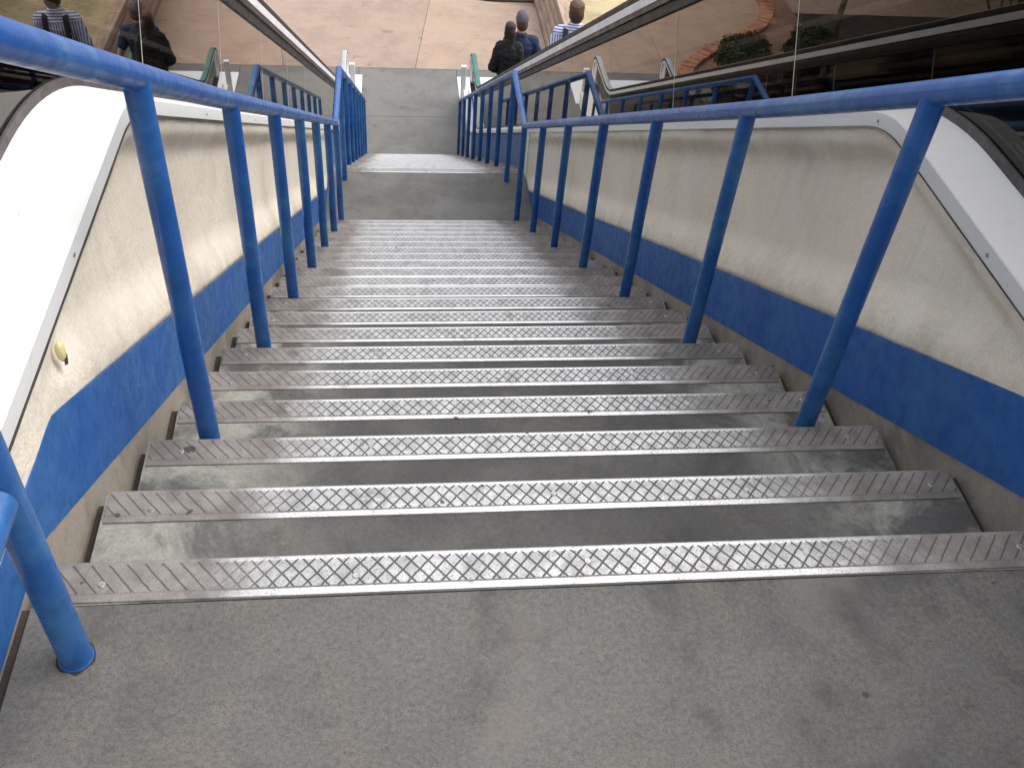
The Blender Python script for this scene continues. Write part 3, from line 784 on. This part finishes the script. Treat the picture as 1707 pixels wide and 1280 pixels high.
def person(loc, rz, scale, label, spec):
    root = empty('person', loc, label, 'person'); root.rotation_euler = (0, 0, rz); root.scale = (scale * spec.get('thin', 1), scale * spec.get('thin', 1), scale)
    sh = spec['sh']                     # half shoulder width
    W = spec.get('w', 1.0)
    J = {}
    for s_ in (-1, 1):
        J[s_] = dict(sh=(s_ * sh, .0, 1.405), el=spec['el'][s_], wr=spec['wr'][s_], hip=(s_ * .088 * W, 0, .90), kn=(s_ * .095, .025 + spec['kn'][s_], .49), an=(s_ * .095, -.01 + spec['kn'][s_], .085))
    hd = Vector(spec.get('head', (0, .025, 1.625)))
    b = MB()
    # head with face, neck, torso
    skull = [(hd.x, hd.y - .012, hd.z + .115, .02, .025), (hd.x, hd.y - .012, hd.z + .105, .045, .055), (hd.x, hd.y - .008, hd.z + .08, .066, .082), (hd.x, hd.y, hd.z + .04, .074, .095), (hd.x, hd.y, hd.z, .073, .095), (hd.x, hd.y + .008, hd.z - .04, .068, .086), (hd.x, hd.y + .018, hd.z - .075, .056, .070), (hd.x, hd.y + .032, hd.z - .105, .038, .050), (hd.x, hd.y + .040, hd.z - .118, .022, .032)]
    loft(b, skull)
    capsule(b, hd + Vector((0, .088, .012)), hd + Vector((0, .108, -.026)), .008, .014, 8)      # nose
    for s_ in (-1, 1):
        ball(b, hd + Vector((s_ * .075, -.004, -.005)), .011, .020, .032, 10, 8)                # ears
        ball(b, hd + Vector((s_ * .030, .082, .010)), .014, .010, .009, 8, 6)                    # eyes
    capsule(b, hd + Vector((-.022, .090, -.062)), hd + Vector((.022, .090, -.062)), .007, .007, 8)   # mouth
    capsule(b, (0, -.005, 1.42), hd + Vector((0, -.015, -.08)), .060 * W, .053 * W)
    torso = [(0, 0, .84, .135 * W, .10), (0, -.008, .92, .165 * W, .112), (0, 0, 1.02, .148 * W, .10), (0, .006, 1.12, .140 * W, .094), (0, .004, 1.24, .158 * W, .106), (0, -.004, 1.34, .172 * W, .108), (0, -.010, 1.41, .150 * W, .085), (0, -.012, 1.455, .090 * W, .062), (0, -.012, 1.49, .052, .05)]
    loft(b, torso)
    for s_ in (-1, 1):
        j = J[s_]
        capsule(b, (s_ * .10, -.008, 1.425), j['sh'], .050, .056)
        capsule(b, j['sh'], j['el'], .052, .039); capsule(b, j['el'], j['wr'], .040, .026)
        d = Vector(j['wr']) - Vector(j['el']); hand(b, Vector(j['wr']) + d.normalized() * .01, d, s_, spec['palm'][s_])
        capsule(b, j['hip'], j['kn'], .084, .056); capsule(b, j['kn'], j['an'], .056, .036)
        capsule(b, (j['an'][0], j['an'][1] - .03, .04), (j['an'][0] + s_ * .02, j['an'][1] + .15, .03), .036, .030)
    body = remeshed('body', b, spec['skin'], root, .0074, 2)
    # trousers
    t = MB()
    loft(t, [(0, -.004, .80, .150 * W, .115), (0, -.008, .90, .180 * W, .126), (0, -.002, .99, .165 * W, .112), (0, 0, 1.02, .158 * W, .108)])
    for s_ in (-1, 1):
        j = J[s_]
        capsule(t, (j['hip'][0], 0, .88), j['kn'], .100, .072); capsule(t, j['kn'], (j['an'][0], j['an'][1], .09), .072, .056)
    remeshed('trousers', t, spec['trousers'], root, .010, 2, .006)
    # shoes
    for s_ in (-1, 1):
        q = MB(); j = J[s_]
        capsule(q, (j['an'][0], j['an'][1] - .035, .042), (j['an'][0] + s_ * .022, j['an'][1] + .165, .036), .045, .040)
        capsule(q, (j['an'][0], j['an'][1] - .02, .05), (j['an'][0], j['an'][1] - .005, .09), .046, .044)
        for i, v in enumerate(q.v): q.v[i] = (v[0], v[1], max(.001, v[2]))
        remeshed('shoe', q, spec['shoe'], root, .009, 1)
    # shirt or jacket
    g = spec['grow']; u = MB(); lowz = spec['hem']
    sec = [(0, -.006, lowz, .172 * W + g, .116 + g), (0, -.006, .95, .172 * W + g, .114 + g), (0, 0, 1.04, .160 * W + g, .106 + g), (0, .005, 1.14, .152 * W + g, .100 + g), (0, .003, 1.25, .166 * W + g, .110 + g), (0, -.004, 1.34, .178 * W + g, .112 + g), (0, -.010, 1.41, .158 * W + g, .088 + g), (0, -.012, 1.455, .098 * W + g * .7, .068 + g * .7), (0, -.010, spec['collar'], .066 + g * .3, .064 + g * .3)]
    loft(u, [q for q in sec if q[2] >= lowz])
    for s_ in (-1, 1):
        j = J[s_]; e = Vector(j['el']); s0 = Vector(j['sh']); wv = Vector(j['wr'])
        capsule(u, (s_ * .10, -.008, 1.425), s0, .052 + g, .062 + g)
        if spec['sleeve'] < 1: capsule(u, s0, s0 + (e - s0) * spec['sleeve'], .060 + g, .056 + g)
        else:
            capsule(u, s0, e, .060 + g, .048 + g); capsule(u, e, e + (wv - e) * .96, .048 + g, .036 + g)
    remeshed('shirt' if spec['sleeve'] < 1 else 'jacket', u, spec['top'], root, .0085, 2, spec.get('wr_', .007))
    # hair and cap
    h = MB(); H3 = hd
    if spec['hair'] == 'long':
        loft(h, [(H3.x, H3.y - .022, H3.z + .128, .03, .035), (H3.x, H3.y - .022, H3.z + .115, .056, .066), (H3.x, H3.y - .020, H3.z + .085, .078, .092), (H3.x, H3.y - .020, H3.z + .04, .086, .096), (H3.x, H3.y - .032, H3.z - .01, .088, .084), (H3.x, H3.y - .048, H3.z - .07, .086, .066), (H3.x - .004, H3.y - .066, H3.z - .13, .080, .055), (H3.x - .006, H3.y - .085, H3.z - .19, .076, .046), (H3.x - .010, H3.y - .098, H3.z - .25, .066, .038), (H3.x - .014, H3.y - .105, H3.z - .30, .045, .026), (H3.x - .016, H3.y - .108, H3.z - .325, .02, .014)])
        remeshed('hair', h, spec['hairm'], root, .008, 1, .008)
    elif spec['hair'] == 'short':
        loft(h, [(H3.x, H3.y - .020, H3.z + .132, .03, .035), (H3.x, H3.y - .018, H3.z + .120, .056, .066), (H3.x, H3.y - .016, H3.z + .09, .078, .096), (H3.x, H3.y - .020, H3.z + .05, .083, .098), (H3.x, H3.y - .034, H3.z, .082, .080), (H3.x, H3.y - .046, H3.z - .05, .074, .056), (H3.x, H3.y - .052, H3.z - .085, .058, .038), (H3.x, H3.y - .054, H3.z - .098, .03, .02)])
        remeshed('hair', h, spec['hairm'], root, .008, 1, .007)
    else:
        loft(h, [(H3.x, H3.y - .026, H3.z + .02, .080, .078), (H3.x, H3.y - .038, H3.z - .03, .077, .068), (H3.x, H3.y - .046, H3.z - .07, .066, .05), (H3.x, H3.y - .05, H3.z - .085, .04, .03)])
        remeshed('hair', h, spec['hairm'], root, .008, 1, .005)
        c = MB()
        loft(c, [(H3.x, H3.y - .012, H3.z + .020, .086, .107), (H3.x, H3.y - .012, H3.z + .055, .088, .109), (H3.x, H3.y - .012, H3.z + .095, .080, .098), (H3.x, H3.y - .012, H3.z + .128, .056, .070), (H3.x, H3.y - .012, H3.z + .142, .020, .026)])
        capk = MB()
        loft(c, [(H3.x, H3.y + .115, H3.z + .018, .062, .085), (H3.x, H3.y + .115, H3.z + .030, .062, .085)])
        remeshed('cap', c, spec['capm'], root, .007, 2)
    return root
SK1 = plain('light_skin', (.56, .33, .23), .5, 0, .12, 14, .001)
SK2 = plain('tan_skin', (.46, .26, .17), .5, 0, .12, 14, .001)
DARK = cloth('black_cloth', (.011, .011, .012))
NAVY = cloth('navy_cotton', (.020, .034, .085))
JEAN = cloth('dark_denim', (.028, .036, .062))
CHINO = cloth('dark_grey_trouser_cloth', (.035, .035, .038))
SHOE = plain('shoe_leather', (.03, .027, .025), .45, 0, .3)
HAIRB = plain('dark_brown_hair', (.034, .015, .009), .6, 0, .6, 60, .004)
HAIRM = plain('brown_hair', (.12, .062, .030), .65, 0, .5, 60, .004)
CAPG = cloth('grey_cap_cloth', (.125, .115, .135))
STR = stripes()
def step_z(y):
    k = round((y + .25) / .40); yc = -.25 + k * .40
    return yc, smax(smin(.0, .800 - .115 - M * yc, .02), ZG + .01, .02) + .011
def place(head, height):           # a rider stands on the step below the head
    yc, z = step_z(head[1] - .03)
    return (head[0], head[1] - .03, z), (head[2] - z) / height
def rider(head, top, rz, label, spec):
    loc, sc = place(head, top); return person(loc, rz, sc, label, spec)
rider((1.47, 11.80, -4.262), 1.755, math.radians(-12), 'woman in loose black jacket with long dark brown hair, left of the grey cap',
      dict(thin=.86, sh=.142, w=.86, el={-1: (-.238, -.035, 1.13), 1: (.205, -.02, 1.12)}, wr={-1: (-.185, .165, 1.0), 1: (.165, .17, 1.0)}, palm={-1: (1, 0, 0), 1: (-1, 0, 0)}, kn={-1: .0, 1: .02},
           skin=SK2, trousers=DARK, shoe=SHOE, top=DARK, grow=.020, hem=.83, collar=1.505, sleeve=1.0, hair='long', hairm=HAIRB, wr_=.016, head=(.0, .02, 1.625)))
rider((1.665, 12.09, -4.228), 1.77, math.radians(-3), 'man in a navy short sleeved shirt and grey cap, standing beside the woman in black',
      dict(thin=.86, sh=.178, w=1.0, el={-1: (-.240, -.03, 1.13), 1: (.300, -.045, 1.14)}, wr={-1: (-.22, .13, .95), 1: (.345, .150, 1.0)}, palm={-1: (1, 0, 0), 1: (-1, 0, 0)}, kn={-1: .02, 1: 0},
           skin=SK1, trousers=JEAN, shoe=SHOE, top=NAVY, grow=.010, hem=.88, collar=1.515, sleeve=.58, hair='capped', hairm=HAIRM, capm=CAPG))
loc3, sc3 = place((2.02, 10.1, -3.243), 1.755)
person(loc3, math.radians(-6), sc3, 'man with short brown hair, blue and white striped shirt and dark shoulder strap',
      dict(sh=.158, w=.90, el={-1: (-.235, -.04, 1.13), 1: (.235, -.03, 1.13)}, wr={-1: (-.235, .165, 1.02), 1: (.24, .12, .95)}, palm={-1: (1, 0, 0), 1: (-1, 0, 0)}, kn={-1: 0, 1: .02},
           skin=SK1, trousers=CHINO, shoe=SHOE, top=STR, grow=.016, hem=.88, collar=1.53, sleeve=.85, hair='short', hairm=HAIRM))
bag = empty('backpack', loc3, 'black backpack with dark straps on the back of the man in the striped shirt', 'backpack'); bag.rotation_euler = (0, 0, math.radians(-6)); bag.scale = (sc3,) * 3
NYL = cloth('dark_nylon', (.016, .018, .030))
for sg in (-1, 1):
    sp = [(-.095, -.150, 1.14), (-.100, -.152, 1.22), (-.104, -.146, 1.32), (-.103, -.128, 1.40), (-.10, -.095, 1.452), (-.098, -.03, 1.478), (-.102, .05, 1.458), (-.112, .110, 1.38), (-.122, .138, 1.25), (-.135, .120, 1.08), (-.150, .03, .97), (-.140, -.10, .90)]
    sv = []
    for i, p in enumerate(sp):
        a = Vector(sp[max(0, i - 1)]); c = Vector(sp[min(len(sp) - 1, i + 1)]); t = (c - a).normalized(); nn = t.cross(Vector((1, 0, 0))).normalized()
        for dx, dn in ((-.028, -.003), (.028, -.003), (.028, .004), (-.028, .004)):
            q = Vector(p) + Vector((dx, 0, 0)) + nn * dn; sv.append((sg * -q.x, q.y, q.z))
    n = len(sp)
    sf = [(i * 4 + j, i * 4 + (j + 1) % 4, i * 4 + 4 + (j + 1) % 4, i * 4 + 4 + j) for i in range(n - 1) for j in range(4)] + [(0, 1, 2, 3), tuple(range(4 * n - 4, 4 * n))]
    o = link('strap', sv, sf, NYL, None, True); o.parent = bag
bb = MB(); loft(bb, [(0, -.19, 0.90, .12, .06), (0, -.205, 0.93, .145, .082), (0, -.21, 1.10, .150, .090), (0, -.195, 1.22, .140, .072), (0, -.180, 1.28, .105, .045), (0, -.175, 1.30, .06, .025)])
remeshed('pack', bb, NYL, bag, .010, 2, .006)
pk = MB(); loft(pk, [(0, -.285, 0.94, .09, .022), (0, -.292, 0.96, .105, .030), (0, -.292, 1.07, .105, .030), (0, -.285, 1.09, .09, .020)])
remeshed('front_pocket', pk, NYL, bag, .008, 2, .003)

# ------------------------------------------------------------------ world, sun, camera
w = bpy.data.worlds.new('World'); S.world = w; w.use_nodes = True; nt = w.node_tree
bg = nt.nodes['Background']; sky = nt.nodes.new('ShaderNodeTexSky'); sky.sky_type = 'NISHITA'; sky.sun_disc = False
SE, SA = math.radians(60), math.radians(76)         # elevation, azimuth from +y towards +x
sky.sun_elevation = SE; sky.sun_rotation = SA; sky.air_density = 1.0; sky.dust_density = 3.0; sky.ozone_density = 1.0
hs = nt.nodes.new('ShaderNodeHueSaturation'); hs.inputs['Saturation'].default_value = .35
nt.links.new(sky.outputs[0], hs.inputs['Color']); nt.links.new(hs.outputs[0], bg.inputs[0]); bg.inputs[1].default_value = .15
sl = bpy.data.lights.new('sun', 'SUN'); sl.energy = .65; sl.angle = math.radians(100); sl.color = (1, .95, .89)
so = bpy.data.objects.new('sun', sl); COL.objects.link(so)
d = Vector((math.sin(SA) * math.cos(SE), math.cos(SA) * math.cos(SE), math.sin(SE)))
so.rotation_euler = (-d).to_track_quat('-Z', 'Y').to_euler(); so.location = d * 30

f_, pt, yw, rl = 1644.5905, .7633731, .1604876, .0967686
F = Vector((math.sin(yw) * math.cos(pt), math.cos(yw) * math.cos(pt), -math.sin(pt)))
Rv = Vector((math.cos(yw), -math.sin(yw), 0)); U = Rv.cross(F); c, s_ = math.cos(rl), math.sin(rl)
X = Rv * c + U * s_; Yv = U * c - Rv * s_
cd = bpy.data.cameras.new('camera'); co = bpy.data.objects.new('camera', cd); COL.objects.link(co)
mt = Matrix((X, Yv, -F)).transposed().to_4x4(); mt.translation = Vector((-.11062, -1.01856, 1.38813)); co.matrix_world = mt
cd.sensor_fit = 'HORIZONTAL'; cd.sensor_width = 36; cd.lens = f_ / 1707 * 36; cd.clip_end = 300; cd.clip_start = .02
S.camera = co
S.view_settings.view_transform = 'Standard'; S.view_settings.look = 'None'; S.view_settings.exposure = 1.1; S.view_settings.gamma = 1
S.cycles.max_bounces = 12; S.cycles.transparent_max_bounces = 24; S.cycles.glossy_bounces = 6
